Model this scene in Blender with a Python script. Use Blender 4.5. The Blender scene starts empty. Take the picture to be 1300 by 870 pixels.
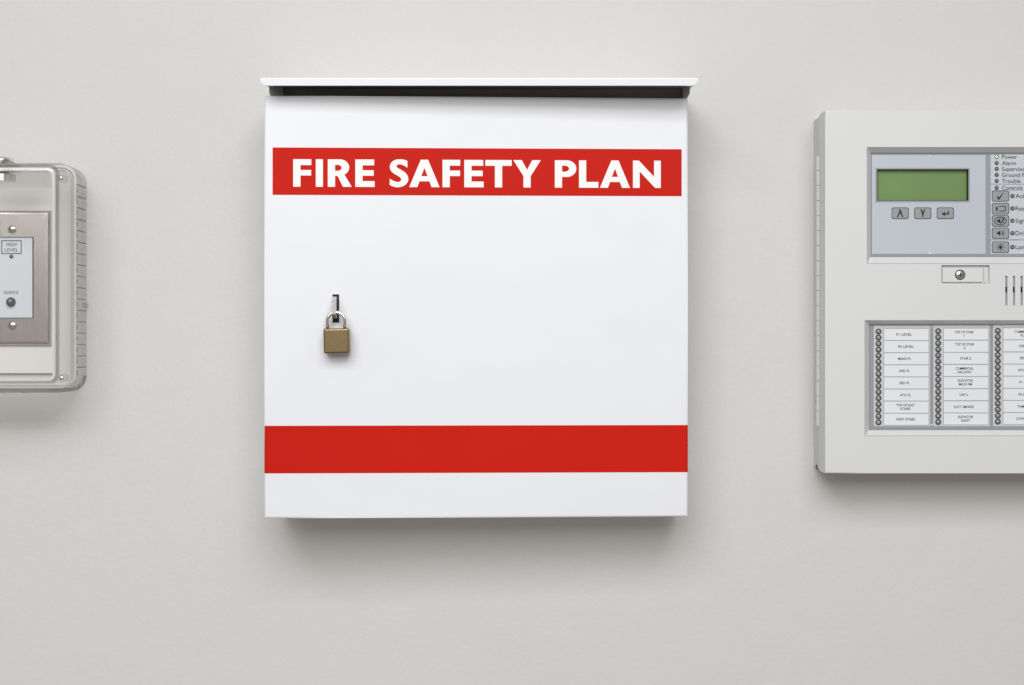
import bpy, bmesh, math, random
from mathutils import Vector, Matrix

random.seed(7)
sc = bpy.context.scene
PI = math.pi

# ------------------------------------------------------------------ camera
CAM = 1.2                      # metres from lens to wall
FPX = 1851.0                   # focal length in photograph pixels
cd = bpy.data.cameras.new('Camera')
cam = bpy.data.objects.new('Camera', cd)
sc.collection.objects.link(cam)
cam.location = (0, -CAM, 0)
cam.rotation_euler = (PI / 2, 0, 0)
cd.sensor_width = 36.0
cd.sensor_fit = 'HORIZONTAL'
cd.lens = FPX / 1300 * 36.0
cd.clip_start = 0.01
cd.clip_end = 100
sc.camera = cam

# ------------------------------------------------------------------ room light
world = bpy.data.worlds.new('World')
sc.world = world
world.use_nodes = True
bg = world.node_tree.nodes['Background']
bg.inputs['Color'].default_value = (1.0, 0.93, 0.88, 1)
bg.inputs['Strength'].default_value = 0.30


def area(name, loc, sx, sy, power, col, rot=(0, 0, 0)):
    l = bpy.data.lights.new(name, 'AREA')
    l.shape = 'RECTANGLE'
    l.size, l.size_y = sx, sy
    l.energy = power
    l.color = col
    o = bpy.data.objects.new(name, l)
    o.location = loc
    o.rotation_euler = rot
    sc.collection.objects.link(o)
    return o


# ceiling light panels of the corridor, in front of and above the wall
area('ceiling_panel_light', (-0.12, -1.45, 0.97), 1.5, 0.9, 30, (0.97, 0.985, 1.0))
# added fill lamp standing in for bounce off far wall and ceiling
area('bounce_fill_light', (-0.3, -3.2, 1.2), 3.4, 1.2, 50, (0.99, 0.99, 1.0), (PI / 2, 0, 0))

sc.view_settings.view_transform = 'Standard'
sc.view_settings.look = 'None'
sc.view_settings.exposure = 0.0
sc.view_settings.gamma = 1.0
sc.view_settings.use_curve_mapping = False
sc.cycles.use_denoising = True
sc.cycles.max_bounces = 14
sc.cycles.transmission_bounces = 12
sc.cycles.transparent_max_bounces = 32
sc.cycles.sample_clamp_indirect = 6.0


# ------------------------------------------------------------------ helpers
def W(px, py, y=0.0):
    """photograph pixel -> point on the plane at depth y (wall is y = 0, room is -y)"""
    k = (CAM + y) / FPX
    return Vector(((px - 650) * k, y, (435 - py) * k))


def lin(r, g, b):
    f = lambda c: (c / 255 / 12.92) if c / 255 <= 0.04045 else ((c / 255 + 0.055) / 1.055) ** 2.4
    return (f(r), f(g), f(b), 1)


def mat(name, col, rough=0.5, metal=0.0, spec=0.5, bump=0.0, bscale=300.0, mottle=0.0, mscale=8.0,
        emit=None, estr=0.0, aniso=None, coat=0.0, detail=3.0, warp=0.0, wscale=10.0):
    m = bpy.data.materials.new(name)
    m.use_nodes = True
    nt = m.node_tree
    p = nt.nodes['Principled BSDF']
    p.inputs['Base Color'].default_value = col if len(col) == 4 else (*col, 1)
    p.inputs['Roughness'].default_value = rough
    p.inputs['Metallic'].default_value = metal
    p.inputs['Specular IOR Level'].default_value = spec
    p.inputs['Coat Weight'].default_value = coat
    tc = nt.nodes.new('ShaderNodeTexCoord')
    vec = tc.outputs['Object']
    if aniso:
        mp = nt.nodes.new('ShaderNodeMapping')
        mp.inputs['Scale'].default_value = aniso
        nt.links.new(vec, mp.inputs['Vector'])
        vec = mp.outputs['Vector']
    if mottle:
        n = nt.nodes.new('ShaderNodeTexNoise')
        n.inputs['Scale'].default_value = mscale
        n.inputs['Detail'].default_value = 5
        nt.links.new(vec, n.inputs['Vector'])
        mr = nt.nodes.new('ShaderNodeMapRange')
        mr.inputs['From Min'].default_value = 0.25
        mr.inputs['From Max'].default_value = 0.75
        mr.inputs['To Min'].default_value = 1 - mottle
        mr.inputs['To Max'].default_value = 1 + mottle
        nt.links.new(n.outputs['Fac'], mr.inputs['Value'])
        vm = nt.nodes.new('ShaderNodeVectorMath')
        vm.operation = 'SCALE'
        vm.inputs[0].default_value = tuple(p.inputs['Base Color'].default_value)[:3]
        nt.links.new(mr.outputs['Result'], vm.inputs['Scale'])
        nt.links.new(vm.outputs['Vector'], p.inputs['Base Color'])
    if bump:
        n2 = nt.nodes.new('ShaderNodeTexNoise')
        n2.inputs['Scale'].default_value = bscale
        n2.inputs['Detail'].default_value = detail
        nt.links.new(vec, n2.inputs['Vector'])
        b = nt.nodes.new('ShaderNodeBump')
        b.inputs['Strength'].default_value = bump
        b.inputs['Distance'].default_value = 0.0005
        nt.links.new(n2.outputs['Fac'], b.inputs['Height'])
        nt.links.new(b.outputs['Normal'], p.inputs['Normal'])
        if warp:
            n3 = nt.nodes.new('ShaderNodeTexNoise')
            n3.inputs['Scale'].default_value = wscale
            n3.inputs['Detail'].default_value = 2
            nt.links.new(vec, n3.inputs['Vector'])
            b3 = nt.nodes.new('ShaderNodeBump')
            b3.inputs['Strength'].default_value = warp
            b3.inputs['Distance'].default_value = 0.004
            nt.links.new(n3.outputs['Fac'], b3.inputs['Height'])
            nt.links.new(b3.outputs['Normal'], b.inputs['Normal'])
    if emit:
        p.inputs['Emission Color'].default_value = emit
        p.inputs['Emission Strength'].default_value = estr
    return m


def clear_plastic(name, tint=0.985, edge=0.55, power=4.0, gloss=0.55, rough=0.05):
    """polycarbonate sheet: see-through face-on, greyer and more mirror-like towards grazing"""
    m = bpy.data.materials.new(name)
    m.use_nodes = True
    nt = m.node_tree
    nt.nodes.clear()
    out = nt.nodes.new('ShaderNodeOutputMaterial')
    mix = nt.nodes.new('ShaderNodeMixShader')
    tr = nt.nodes.new('ShaderNodeBsdfTransparent')
    gl = nt.nodes.new('ShaderNodeBsdfGlossy')
    gl.inputs['Roughness'].default_value = rough
    gl.inputs['Color'].default_value = (0.97, 0.97, 0.97, 1)
    lw = nt.nodes.new('ShaderNodeLayerWeight')
    lw.inputs['Blend'].default_value = 0.5
    pw = nt.nodes.new('ShaderNodeMath')
    pw.operation = 'POWER'
    pw.inputs[1].default_value = power
    nt.links.new(lw.outputs['Facing'], pw.inputs[0])
    cm = nt.nodes.new('ShaderNodeMix')
    cm.data_type = 'RGBA'
    cm.inputs[6].default_value = (tint, tint, tint * 0.996, 1)
    cm.inputs[7].default_value = (edge, edge, edge * 0.985, 1)
    nt.links.new(pw.outputs[0], cm.inputs[0])
    nt.links.new(cm.outputs[2], tr.inputs['Color'])
    p5 = nt.nodes.new('ShaderNodeMath')
    p5.operation = 'POWER'
    p5.inputs[1].default_value = 5.0
    nt.links.new(lw.outputs['Facing'], p5.inputs[0])
    mr = nt.nodes.new('ShaderNodeMapRange')
    mr.inputs['To Min'].default_value = 0.045
    mr.inputs['To Max'].default_value = gloss
    nt.links.new(p5.outputs[0], mr.inputs['Value'])
    nt.links.new(mr.outputs['Result'], mix.inputs['Fac'])
    nt.links.new(tr.outputs[0], mix.inputs[1])
    nt.links.new(gl.outputs[0], mix.inputs[2])
    nt.links.new(mix.outputs[0], out.inputs['Surface'])
    return m


M = {
    'wall': mat('wall_paint', (0.635, 0.628, 0.608), 0.62, bump=0.5, bscale=260, mottle=0.022, mscale=2.6, spec=0.3, warp=0.25, wscale=18),
    'white': mat('white_powder_coat', (0.785, 0.80, 0.83), 0.36, bump=0.08, bscale=700, mottle=0.012, mscale=5, warp=0.5, wscale=9),
    'inside': mat('shade_dark_inside', (0.20, 0.19, 0.18), 0.6, mottle=0.1, mscale=30),  # dark colour carries the shade inside the box
    'red': mat('red_vinyl', (0.56, 0.012, 0.004), 0.5, spec=0.10, mottle=0.05, mscale=6, bump=0.06, bscale=500, warp=0.5, wscale=9),
    'letter': mat('white_vinyl', (0.88, 0.87, 0.85), 0.45),
    'brass': mat('worn_brass', (0.26, 0.188, 0.098), 0.31, metal=1.0, bump=0.15, bscale=35, aniso=(30, 8, 90), mottle=0.07, mscale=9),
    'chrome': mat('polished_chrome', (0.80, 0.80, 0.79), 0.12, metal=1.0),
    'zinc': mat('zinc_plated_steel', (0.82, 0.81, 0.79), 0.25, metal=1.0, mottle=0.08, mscale=300),
    'steel': mat('brushed_stainless', (0.66, 0.635, 0.595), 0.24, metal=1.0, bump=0.25, bscale=40, aniso=(90, 1, 3), mottle=0.07, mscale=14),
    'screw': mat('screw_steel', (0.62, 0.60, 0.57), 0.25, metal=1.0),
    'bracket': mat('shade_dark_bracket', (0.20, 0.195, 0.19), 0.5, mottle=0.1, mscale=60),  # darkened to stand in for the shade under the lid
    'black': mat('black_plastic_and_shade', (0.012, 0.012, 0.012), 0.5),
    'ink': mat('black_print', (0.02, 0.021, 0.025), 0.7, spec=0.2),
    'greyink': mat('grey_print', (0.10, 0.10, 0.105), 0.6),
    'panel': mat('grey_white_enamel', (0.655, 0.665, 0.66), 0.45, bump=0.06, bscale=700, mottle=0.012, mscale=9),
    'panelside': mat('enamel_box_side_shade', (0.60, 0.595, 0.575), 0.5, bump=0.06, bscale=700),  # enamel toned down for the shade on the panel's side
    'hinge': mat('hinge_enamel', (0.66, 0.65, 0.62), 0.4),
    'seam': mat('bezel_seam_grey', (0.33, 0.33, 0.325), 0.6),
    'mem': mat('pale_blue_membrane', (0.475, 0.515, 0.555), 0.35, mottle=0.01, mscale=20),
    'memr': mat('pale_grey_membrane', (0.53, 0.565, 0.60), 0.35, mottle=0.01, mscale=20),
    'memv': mat('lilac_membrane', (0.54, 0.54, 0.62), 0.35),
    'base': mat('blue_grey_plastic', (0.28, 0.30, 0.32), 0.45, mottle=0.02, mscale=30),
    'strip': mat('pale_strip', (0.55, 0.565, 0.585), 0.4),
    'slot': mat('card_pocket', (0.36, 0.375, 0.40), 0.4),
    'card': mat('card_paper', (0.74, 0.76, 0.78), 0.4, coat=0.2),
    'lcd': mat('lcd_green', (0.12, 0.21, 0.062), 0.3, emit=(0.2, 0.40, 0.09, 1), estr=0.07, mottle=0.08, mscale=25),
    'lcdframe': mat('lcd_frame_grey', (0.30, 0.31, 0.33), 0.45),
    'button': mat('grey_key', (0.29, 0.305, 0.315), 0.5),
    'ring': mat('led_ring', (0.035, 0.033, 0.03), 0.5),
    'lens': mat('led_lens', (0.30, 0.295, 0.27), 0.22),
    'lenslit': mat('led_lens_lit_green', (0.5, 0.8, 0.3), 0.2, emit=(0.75, 1.0, 0.5, 1), estr=1.1),
    'plaque': mat('pale_blue_plaque', (0.70, 0.745, 0.785), 0.35),
    'gasket': mat('white_mounting_plate', (0.80, 0.79, 0.765), 0.5),
    'clear': clear_plastic('clear_polycarbonate', 0.988, 0.45, 4.5, 0.6),
    'clearedge': clear_plastic('clear_polycarbonate_moulding', 0.965, 0.55, 4.0, 0.4),
    'bead': mat('clear_edge_highlight', (0.9, 0.9, 0.89), 0.2),  # whitish tone paints the edge highlight of the clear plastic
    'edgewall': clear_plastic('clear_wall_edge', 0.80, 0.5, 2.0),
    'ribline': clear_plastic('clear_rib', 0.76, 0.5, 3.0, 0.35),
    'knob': mat('knob_grey', (0.17, 0.165, 0.16), 0.35, metal=0.6),
}


M['bead'].node_tree.nodes['Principled BSDF'].inputs['Alpha'].default_value = 0.5


def link(o, parent=None):
    sc.collection.objects.link(o)
    if parent is not None:
        o.parent = parent
    return o


def build(name, bm, m, parent=None, smooth=False, inv=None):
    bmesh.ops.recalc_face_normals(bm, faces=bm.faces[:])
    me = bpy.data.meshes.new(name)
    bm.to_mesh(me)
    bm.free()
    me.materials.append(M[m] if isinstance(m, str) else m)
    if smooth:
        for p in me.polygons:
            p.use_smooth = True
    o = bpy.data.objects.new(name, me)
    link(o, parent)
    if parent is not None:          # meshes are in world coordinates; cancel the chain of parent offsets
        off = Vector()
        p = parent
        while p is not None:
            off += Vector(p.location)
            p = p.parent
        me.transform(Matrix.Translation(-off))
    return o


def thing(name, label, cat, loc, group=None):
    o = bpy.data.objects.new(name, None)
    o.empty_display_size = 0.02
    o.location = loc
    o['label'] = label
    o['category'] = cat
    if group:
        o['group'] = group
    return link(o)


def bevel(bm, w, seg=2, edges=None):
    bmesh.ops.bevel(bm, geom=edges if edges is not None else bm.edges[:], offset=w, segments=seg,
                    affect='EDGES', profile=0.5, clamp_overlap=True)


def add_box(bm, x0, x1, y0, y1, z0, z1):
    vs = [bm.verts.new(p) for p in ((x0, y0, z0), (x1, y0, z0), (x1, y1, z0), (x0, y1, z0),
                                    (x0, y0, z1), (x1, y0, z1), (x1, y1, z1), (x0, y1, z1))]
    for f in ((0, 1, 2, 3), (4, 7, 6, 5), (0, 4, 5, 1), (1, 5, 6, 2), (2, 6, 7, 3), (3, 7, 4, 0)):
        bm.faces.new([vs[i] for i in f])
    return vs


def pbox(bm, px0, px1, py0, py1, yf, yb):
    """box whose front face (plane yf) covers a pixel rectangle"""
    a, b = W(px0, py0, yf), W(px1, py1, yf)
    return add_box(bm, a.x, b.x, yf, yb, b.z, a.z)


def prism(bm, pts, yf, yb):
    """pts: (x, z) outline -> prism between planes yf (front) and yb"""
    f = [bm.verts.new((x, yf, z)) for x, z in pts]
    b = [bm.verts.new((x, yb, z)) for x, z in pts]
    n = len(pts)
    bm.faces.new(f)
    bm.faces.new(b[::-1])
    for i in range(n):
        j = (i + 1) % n
        bm.faces.new((f[i], b[i], b[j], f[j]))


def rr_pts(x0, x1, z0, z1, r, n=5):
    out = []
    for cx, cz, a0 in ((x1 - r, z1 - r, 0), (x0 + r, z1 - r, 90), (x0 + r, z0 + r, 180), (x1 - r, z0 + r, 270)):
        for i in range(n + 1):
            a = math.radians(a0 + 90 * i / n)
            out.append((cx + r * math.cos(a), cz + r * math.sin(a)))
    return out


def prr(bm, px0, px1, py0, py1, rpx, yf, yb, n=5):
    a, b = W(px0, py0, yf), W(px1, py1, yf)
    k = (CAM + yf) / FPX
    prism(bm, rr_pts(a.x, b.x, b.z, a.z, rpx * k, n), yf, yb)


def lathe(bm, c, prof, axis='Y', n=20, cap=True):
    """prof: (radius, along axis). axis Y: positive 'along' goes towards the room (-y); axis Z: up"""
    rings = []
    for r, h in prof:
        ring = []
        for i in range(n):
            a = 2 * PI * i / n
            if axis == 'Y':
                p = (c[0] + r * math.cos(a), c[1] - h, c[2] + r * math.sin(a))
            elif axis == 'Z':
                p = (c[0] + r * math.cos(a), c[1] + r * math.sin(a), c[2] + h)
            ring.append(bm.verts.new(p))
        rings.append(ring)
    for a, b in zip(rings, rings[1:]):
        for i in range(n):
            j = (i + 1) % n
            bm.faces.new((a[i], a[j], b[j], b[i]))
    if cap:
        bm.faces.new(rings[0][::-1])
        bm.faces.new(rings[-1])


def tube(bm, pts, r, n=12):
    rings = []
    m = len(pts)
    for k, p in enumerate(pts):
        t = (Vector(pts[min(k + 1, m - 1)]) - Vector(pts[max(k - 1, 0)])).normalized()
        ref = Vector((0, 1, 0)) if abs(t.y) < 0.9 else Vector((1, 0, 0))
        u = t.cross(ref).normalized()
        v = t.cross(u)
        rings.append([bm.verts.new(Vector(p) + r * (math.cos(2 * PI * i / n) * u + math.sin(2 * PI * i / n) * v)) for i in range(n)])
    for a, b in zip(rings, rings[1:]):
        for i in range(n):
            j = (i + 1) % n
            bm.faces.new((a[i], a[j], b[j], b[i]))
    bm.faces.new(rings[0][::-1])
    bm.faces.new(rings[-1])


def pierced(bm, rect, holes, yf, yb):
    """sheet with rectangular openings. rect / outer hole rects in pixels at yf.
    hole: (px0,px1,py0,py1, inner or None, ydepth): chamfer or straight reveal down to the inner rectangle at ydepth"""
    def R(r, y):
        a, b = W(r[0], r[2], y), W(r[1], r[3], y)
        return (a.x, b.x, b.z, a.z)
    ro = R(rect, yf)
    hs = [(R(h[:4], yf), R(h[4] if h[4] else h[:4], h[5] if h[4] else yf), h[5]) for h in holes]
    xs = sorted({round(v, 7) for v in [ro[0], ro[1]] + [q for h in hs for q in h[0][:2]]})
    zs = sorted({round(v, 7) for v in [ro[2], ro[3]] + [q for h in hs for q in h[0][2:]]})
    V = {}

    def vert(x, z):
        k = (x, z)
        if k not in V:
            V[k] = bm.verts.new((x, yf, z))
        return V[k]
    front = []
    for i in range(len(xs) - 1):
        for j in range(len(zs) - 1):
            cx, cz = (xs[i] + xs[i + 1]) / 2, (zs[j] + zs[j + 1]) / 2
            if any(h[0][0] < cx < h[0][1] and h[0][2] < cz < h[0][3] for h in hs):
                continue
            front.append(bm.faces.new((vert(xs[i], zs[j]), vert(xs[i + 1], zs[j]), vert(xs[i + 1], zs[j + 1]), vert(xs[i], zs[j + 1]))))
    be = [e for e in bm.edges if len(e.link_faces) == 1]
    res = bmesh.ops.extrude_edge_only(bm, edges=be)
    nv = [g for g in res['geom'] if isinstance(g, bmesh.types.BMVert)]
    for v in nv:
        x, z = v.co.x, v.co.z
        done = False
        for (o, i, yd) in hs:
            if o[0] - 1e-6 <= x <= o[1] + 1e-6 and o[2] - 1e-6 <= z <= o[3] + 1e-6:
                fx = (x - o[0]) / (o[1] - o[0])
                fz = (z - o[2]) / (o[3] - o[2])
                v.co = (i[0] + fx * (i[1] - i[0]), yd, i[2] + fz * (i[3] - i[2]))
                done = True
                break
        if not done:
            v.co.y = yb
    return ro, front


def outer_edges(bm, ro, yf):
    out = []
    for e in bm.edges:
        a, b = e.verts
        if abs(a.co.y - yf) < 1e-6 and abs(b.co.y - yf) < 1e-6:
            for ax, val in ((0, ro[0]), (0, ro[1]), (2, ro[2]), (2, ro[3])):
                if abs(a.co[ax] - val) < 2e-6 and abs(b.co[ax] - val) < 2e-6:
                    out.append(e)
                    break
    return out


def text_mesh(name, s, px, py, cap, y, m, parent, align='CENTER', bold=0.0, wid=None):
    """printed words; py is the baseline, cap the capital height in pixels"""
    k = (CAM + y) / FPX
    cu = bpy.data.curves.new('txt', 'FONT')
    cu.body = s
    cu.align_x = align
    cu.size = 1.0
    cu.offset = bold
    cu.resolution_u = 3
    ob = bpy.data.objects.new('txt', cu)
    sc.collection.objects.link(ob)
    bpy.context.view_layer.update()
    dg = bpy.context.evaluated_depsgraph_get()
    me = bpy.data.meshes.new_from_object(ob.evaluated_get(dg))
    bpy.data.objects.remove(ob)
    bpy.data.curves.remove(cu)
    xs = [v.co.x for v in me.vertices]
    sx = sy = cap * k / CAPH
    if wid:
        sx = wid * k / (max(xs) - min(xs))
    p = W(px, py, y)
    mid = (max(xs) + min(xs)) / 2 if align == 'CENTER' else min(xs)
    for v in me.vertices:
        v.co = ((v.co.x - mid) * sx + p.x, y, v.co.y * sy + p.z)
    bm = bmesh.new()
    bm.from_mesh(me)
    bpy.data.meshes.remove(me)
    for f in bm.faces:
        f.normal_update()
    o = build(name, bm, m, parent)
    return o


def cap_height():
    cu = bpy.data.curves.new('txt', 'FONT')
    cu.body = 'H'
    ob = bpy.data.objects.new('txt', cu)
    sc.collection.objects.link(ob)
    bpy.context.view_layer.update()
    me = bpy.data.meshes.new_from_object(ob.evaluated_get(bpy.context.evaluated_depsgraph_get()))
    h = max(v.co.y for v in me.vertices)
    bpy.data.objects.remove(ob)
    bpy.data.curves.remove(cu)
    bpy.data.meshes.remove(me)
    return h


CAPH = cap_height()


def stroke(bm, pts, w, yf, yb):
    """bent line of width w (pixels) as one flat ribbon of square pieces"""
    for (x0, y0), (x1, y1) in zip(pts, pts[1:]):
        dx, dy = x1 - x0, y1 - y0
        L = math.hypot(dx, dy)
        nx, ny = -dy / L * w / 2, dx / L * w / 2
        q = [W(x0 + nx, y0 + ny, yf), W(x1 + nx, y1 + ny, yf), W(x1 - nx, y1 - ny, yf), W(x0 - nx, y0 - ny, yf)]
        prism(bm, [(v.x, v.z) for v in q], yf, yb)
        yf -= 0.00002           # next piece a hair proud so nothing is coplanar


def ppoly(bm, pts, yf, yb):
    prism(bm, [(W(x, y, yf).x, W(x, y, yf).z) for x, y in pts], yf, yb)


def curve_outline(name, outlines, yf, th, m, parent, xf=None):
    """flat letter from closed outlines (holes included) given in (x, z) metres"""
    cu = bpy.data.curves.new('g', 'CURVE')
    cu.dimensions = '2D'
    cu.fill_mode = 'BOTH'
    cu.extrude = th / 2
    for pts in outlines:
        sp = cu.splines.new('POLY')
        sp.points.add(len(pts) - 1)
        for i, (x, z) in enumerate(pts):
            sp.points[i].co = (x, z, 0, 1)
        sp.use_cyclic_u = True
    ob = bpy.data.objects.new('g', cu)
    sc.collection.objects.link(ob)
    bpy.context.view_layer.update()
    me = bpy.data.meshes.new_from_object(ob.evaluated_get(bpy.context.evaluated_depsgraph_get()))
    bpy.data.objects.remove(ob)
    bpy.data.curves.remove(cu)
    for v in me.vertices:
        v.co = (v.co.x, yf + th / 2 - v.co.z, v.co.y)
    bm = bmesh.new()
    bm.from_mesh(me)
    bpy.data.meshes.remove(me)
    bmesh.ops.remove_doubles(bm, verts=bm.verts[:], dist=1e-6)
    if xf is not None:
        bmesh.ops.transform(bm, matrix=xf, verts=bm.verts[:])
    return build(name, bm, m, parent)


# ------------------------------------------------------------------ the wall
bm = bmesh.new()
add_box(bm, -2.6, 2.6, 0.0, 0.12, -1.5, 1.42)
wall = build('wall', bm, 'wall')
wall['kind'] = 'structure'

# ================================================================== fire safety plan box
YD = -0.066                     # front of the door
YL = -0.091                     # front of the lid's lip
TILT = math.radians(-1.9)      # latch side of the door stands slightly proud
c0 = W(605, 390, YD)
hingex = W(874, 390, YD)
DX = Matrix.Translation((c0.x, YD, 0)) @ Matrix.Rotation(-TILT, 4, 'Z') @ Matrix.Translation((-c0.x, -YD, 0))

boxt = thing('fire_plan_box', 'white metal fire safety plan box with two red bands, hung on the wall', 'cabinet',
             (c0.x, 0, W(0, 657, YD).z))

# body: sheet-metal tray, open at the front
XL, XR = W(339.5, 0, YD).x, W(872.5, 0, YD).x
ZT, ZB = W(0, 104, YD).z, W(0, 654.5, YD).z
YB = -0.058
t = 0.0012
for nm, a in (('side_panel', (XL, XL + t, YB, -0.0005, ZB, ZT)), ('side_panel', (XR - t, XR, YB, -0.0005, ZB, ZT)),
              ('bottom_panel', (XL + t, XR - t, YB, -0.0005, ZB, ZB + t))):
    bm = bmesh.new()
    add_box(bm, *a)
    build(nm, bm, 'white', boxt)
bm = bmesh.new()
add_box(bm, XL + t, XR - t, -0.0022, 0.0, ZB + t, ZT)
build('back_panel', bm, 'inside', boxt)
for nm, x0, x1 in (('inner_lining', XL + t, XL + 2 * t), ('inner_lining', XR - 2 * t, XR - t)):
    bm = bmesh.new()
    add_box(bm, x0, x1, YB + 0.004, -0.0023, ZB + t, ZT - 0.0005)
    build(nm, bm, 'inside', boxt)
# the inner stop rail just behind the gap over the door
bm = bmesh.new()
add_box(bm, XL + 2 * t, XR - 2 * t, YB + 0.006, YB + 0.0072, W(0, 260, YD).z, ZT - 0.0005)
build('document_rail', bm, 'inside', boxt)
# ears of the side panels that carry the lid, folded towards the room
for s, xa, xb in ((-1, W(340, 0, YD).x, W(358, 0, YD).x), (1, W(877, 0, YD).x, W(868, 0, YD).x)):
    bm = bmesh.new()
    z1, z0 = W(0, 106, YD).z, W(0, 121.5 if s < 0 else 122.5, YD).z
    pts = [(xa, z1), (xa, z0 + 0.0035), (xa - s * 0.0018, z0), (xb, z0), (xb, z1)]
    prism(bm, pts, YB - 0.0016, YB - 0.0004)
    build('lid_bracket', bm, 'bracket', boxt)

# lid: top sheet with a turned-down lip whose lower corners are rounded
lx0, lx1 = W(330.5, 0, YL).x, W(886, 0, YL).x
lz1, lz0 = W(0, 98.6, YL).z, W(0, 108.6, YL).z
lid_pts = []
r = 0.0048
for cx, cz, a0 in ((lx0 + r, lz0 + r, 180), (lx1 - r, lz0 + r, 270)):
    for i in range(8):
        a = math.radians(a0 + 90 * i / 7)
        lid_pts.append((cx + r * math.cos(a), cz + r * math.sin(a)))
lid_pts += [(lx1, lz1), (lx0, lz1)]
bm = bmesh.new()
prism(bm, lid_pts, YL, YL + 0.0014)
top = [e for e in bm.edges if all(abs(v.co.z - lz1) < 1e-6 for v in e.verts) and all(abs(v.co.y - YL) < 1e-6 for v in e.verts)]
bevel(bm, 0.0011, 3, top)
front = [e for e in bm.edges if all(abs(v.co.y - YL) < 1e-6 for v in e.verts) and e.calc_length() > 0.0001]
# lip leans in slightly at its foot, shaped to catch less light
for v in bm.verts:
    v.co.y -= (lz1 - v.co.z) * -0.06
lid = build('lid', bm, 'white', boxt)
bm = bmesh.new()
add_box(bm, lx0 + 0.0003, lx1 - 0.0003, YL + 0.0015, -0.0005, lz1 - 0.0014, lz1 - 0.0001)
build('lid_top_sheet', bm, 'white', lid)
bm = bmesh.new()
add_box(bm, lx0 + 0.006, lx1 - 0.006, YL + 0.0022, -0.003, lz1 - 0.0021, lz1 - 0.0015)
build('lid_lining', bm, 'inside', lid)

# door, with a slot for the latch tab
bm = bmesh.new()
ro, fr = pierced(bm, (337, 874.5, 123, 657.2), [(422.6, 431.2, 374, 410, None, YD + 0.003)], YD, YD + 0.007)
bevel(bm, 0.0016, 4, outer_edges(bm, ro, YD))
bmesh.ops.transform(bm, matrix=DX, verts=bm.verts[:])
door = build('door', bm, 'white', boxt)
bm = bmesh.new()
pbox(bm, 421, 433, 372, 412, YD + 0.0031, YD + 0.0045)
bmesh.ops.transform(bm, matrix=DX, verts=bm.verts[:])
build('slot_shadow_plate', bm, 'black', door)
# shade-dark sheet behind the door skin closes the box from inside
bm = bmesh.new()
pbox(bm, 345, 866, 130, 650, YD + 0.0048, YD + 0.0056)
bmesh.ops.transform(bm, matrix=DX, verts=bm.verts[:])
build('door_lining', bm, 'inside', door)

# latch tab: upright steel plate through the slot, holed for the shackle
tx = W(426.3, 390, YD)
ztop, zbot = W(0, 377.5, YD).z, W(0, 404.5, YD).z
tw = 0.0030
hz, hy, hr = W(0, 398.5, YD).z, YD - 0.0088, 0.0026
bm = bmesh.new()
outl = [(YD + 0.003, zbot), (YD - 0.0105, zbot), (YD - 0.0145, zbot + 0.003), (YD - 0.0145, ztop - 0.003), (YD - 0.0105, ztop), (YD + 0.003, ztop)]
N = 16
circ = [(hy + hr * math.cos(2 * PI * i / N), hz + hr * math.sin(2 * PI * i / N)) for i in range(N)]
for x in (tx.x - tw / 2, tx.x + tw / 2):
    es = []
    for loop in (outl, circ):
        vs = [bm.verts.new((x, a, b)) for a, b in loop]
        es += [bm.edges.new((vs[i], vs[(i + 1) % len(vs)])) for i in range(len(vs))]
    bmesh.ops.triangle_fill(bm, edges=es, use_beauty=True)
bm.verts.ensure_lookup_table()
n1 = len(outl) + N
for base, cnt in ((0, len(outl)), (len(outl), N)):
    for i in range(cnt):
        j = (i + 1) % cnt
        bm.faces.new((bm.verts[base + i], bm.verts[base + j], bm.verts[n1 + base + j], bm.verts[n1 + base + i]))
bmesh.ops.transform(bm, matrix=DX, verts=bm.verts[:])
build('latch_tab', bm, 'zinc', door)

# red title band and its letters
YV = YD - 0.00022
bm = bmesh.new()
pbox(bm, 347.3, 866.5, 188.5, 248.3, YV, YD - 0.00002)
bmesh.ops.transform(bm, matrix=DX, verts=bm.verts[:])
band = build('title_band', bm, 'red', boxt)
bm = bmesh.new()
pbox(bm, 339.4, 872.1, 540.3, 600.3, YV, YD - 0.00002)
# the band follows the folded edges of the door
bw = 0.0016
for sgn, px in ((-1, 337.0), (1, 874.5)):
    xe = W(px, 0, YD).x
    zt_, zb_ = W(0, 540.3, YV).z, W(0, 600.3, YV).z
    prev = None
    for i in range(7):
        a_ = math.radians(90 * i / 6)
        rr_ = bw + 0.0002
        x_ = xe - sgn * bw + sgn * rr_ * math.sin(a_)
        y_ = YD + bw - rr_ * math.cos(a_)
        cur = [bm.verts.new((x_, y_, zt_)), bm.verts.new((x_, y_, zb_))]
        if prev:
            bm.faces.new((prev[0], cur[0], cur[1], prev[1]))
        prev = cur
    cur = [bm.verts.new((prev[0].co.x, YD + 0.0068, zt_)), bm.verts.new((prev[0].co.x, YD + 0.0068, zb_))]
    bm.faces.new((prev[0], cur[0], cur[1], prev[1]))
bmesh.ops.transform(bm, matrix=DX, verts=bm.verts[:])
build('lower_red_band', bm, 'red', boxt)


def arc(cx, cy, rx, ry, a0, a1, n=12):
    return [(cx + rx * math.cos(math.radians(a0 + (a1 - a0) * i / n)), cy + ry * math.sin(math.radians(a0 + (a1 - a0) * i / n))) for i in range(n + 1)]


def spline(pts, n=8):
    out = []
    P = [pts[0]] + pts + [pts[-1]]
    for i in range(1, len(P) - 2):
        p0, p1, p2, p3 = P[i - 1:i + 3]
        for k in range(n):
            u = k / n
            out.append(tuple(0.5 * (2 * p1[q] + (p2[q] - p0[q]) * u + (2 * p0[q] - 5 * p1[q] + 4 * p2[q] - p3[q]) * u * u + (3 * p1[q] - p0[q] - 3 * p2[q] + p3[q]) * u ** 3) for q in range(len(p1))))
    out.append(tuple(pts[-1]))
    return out


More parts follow.
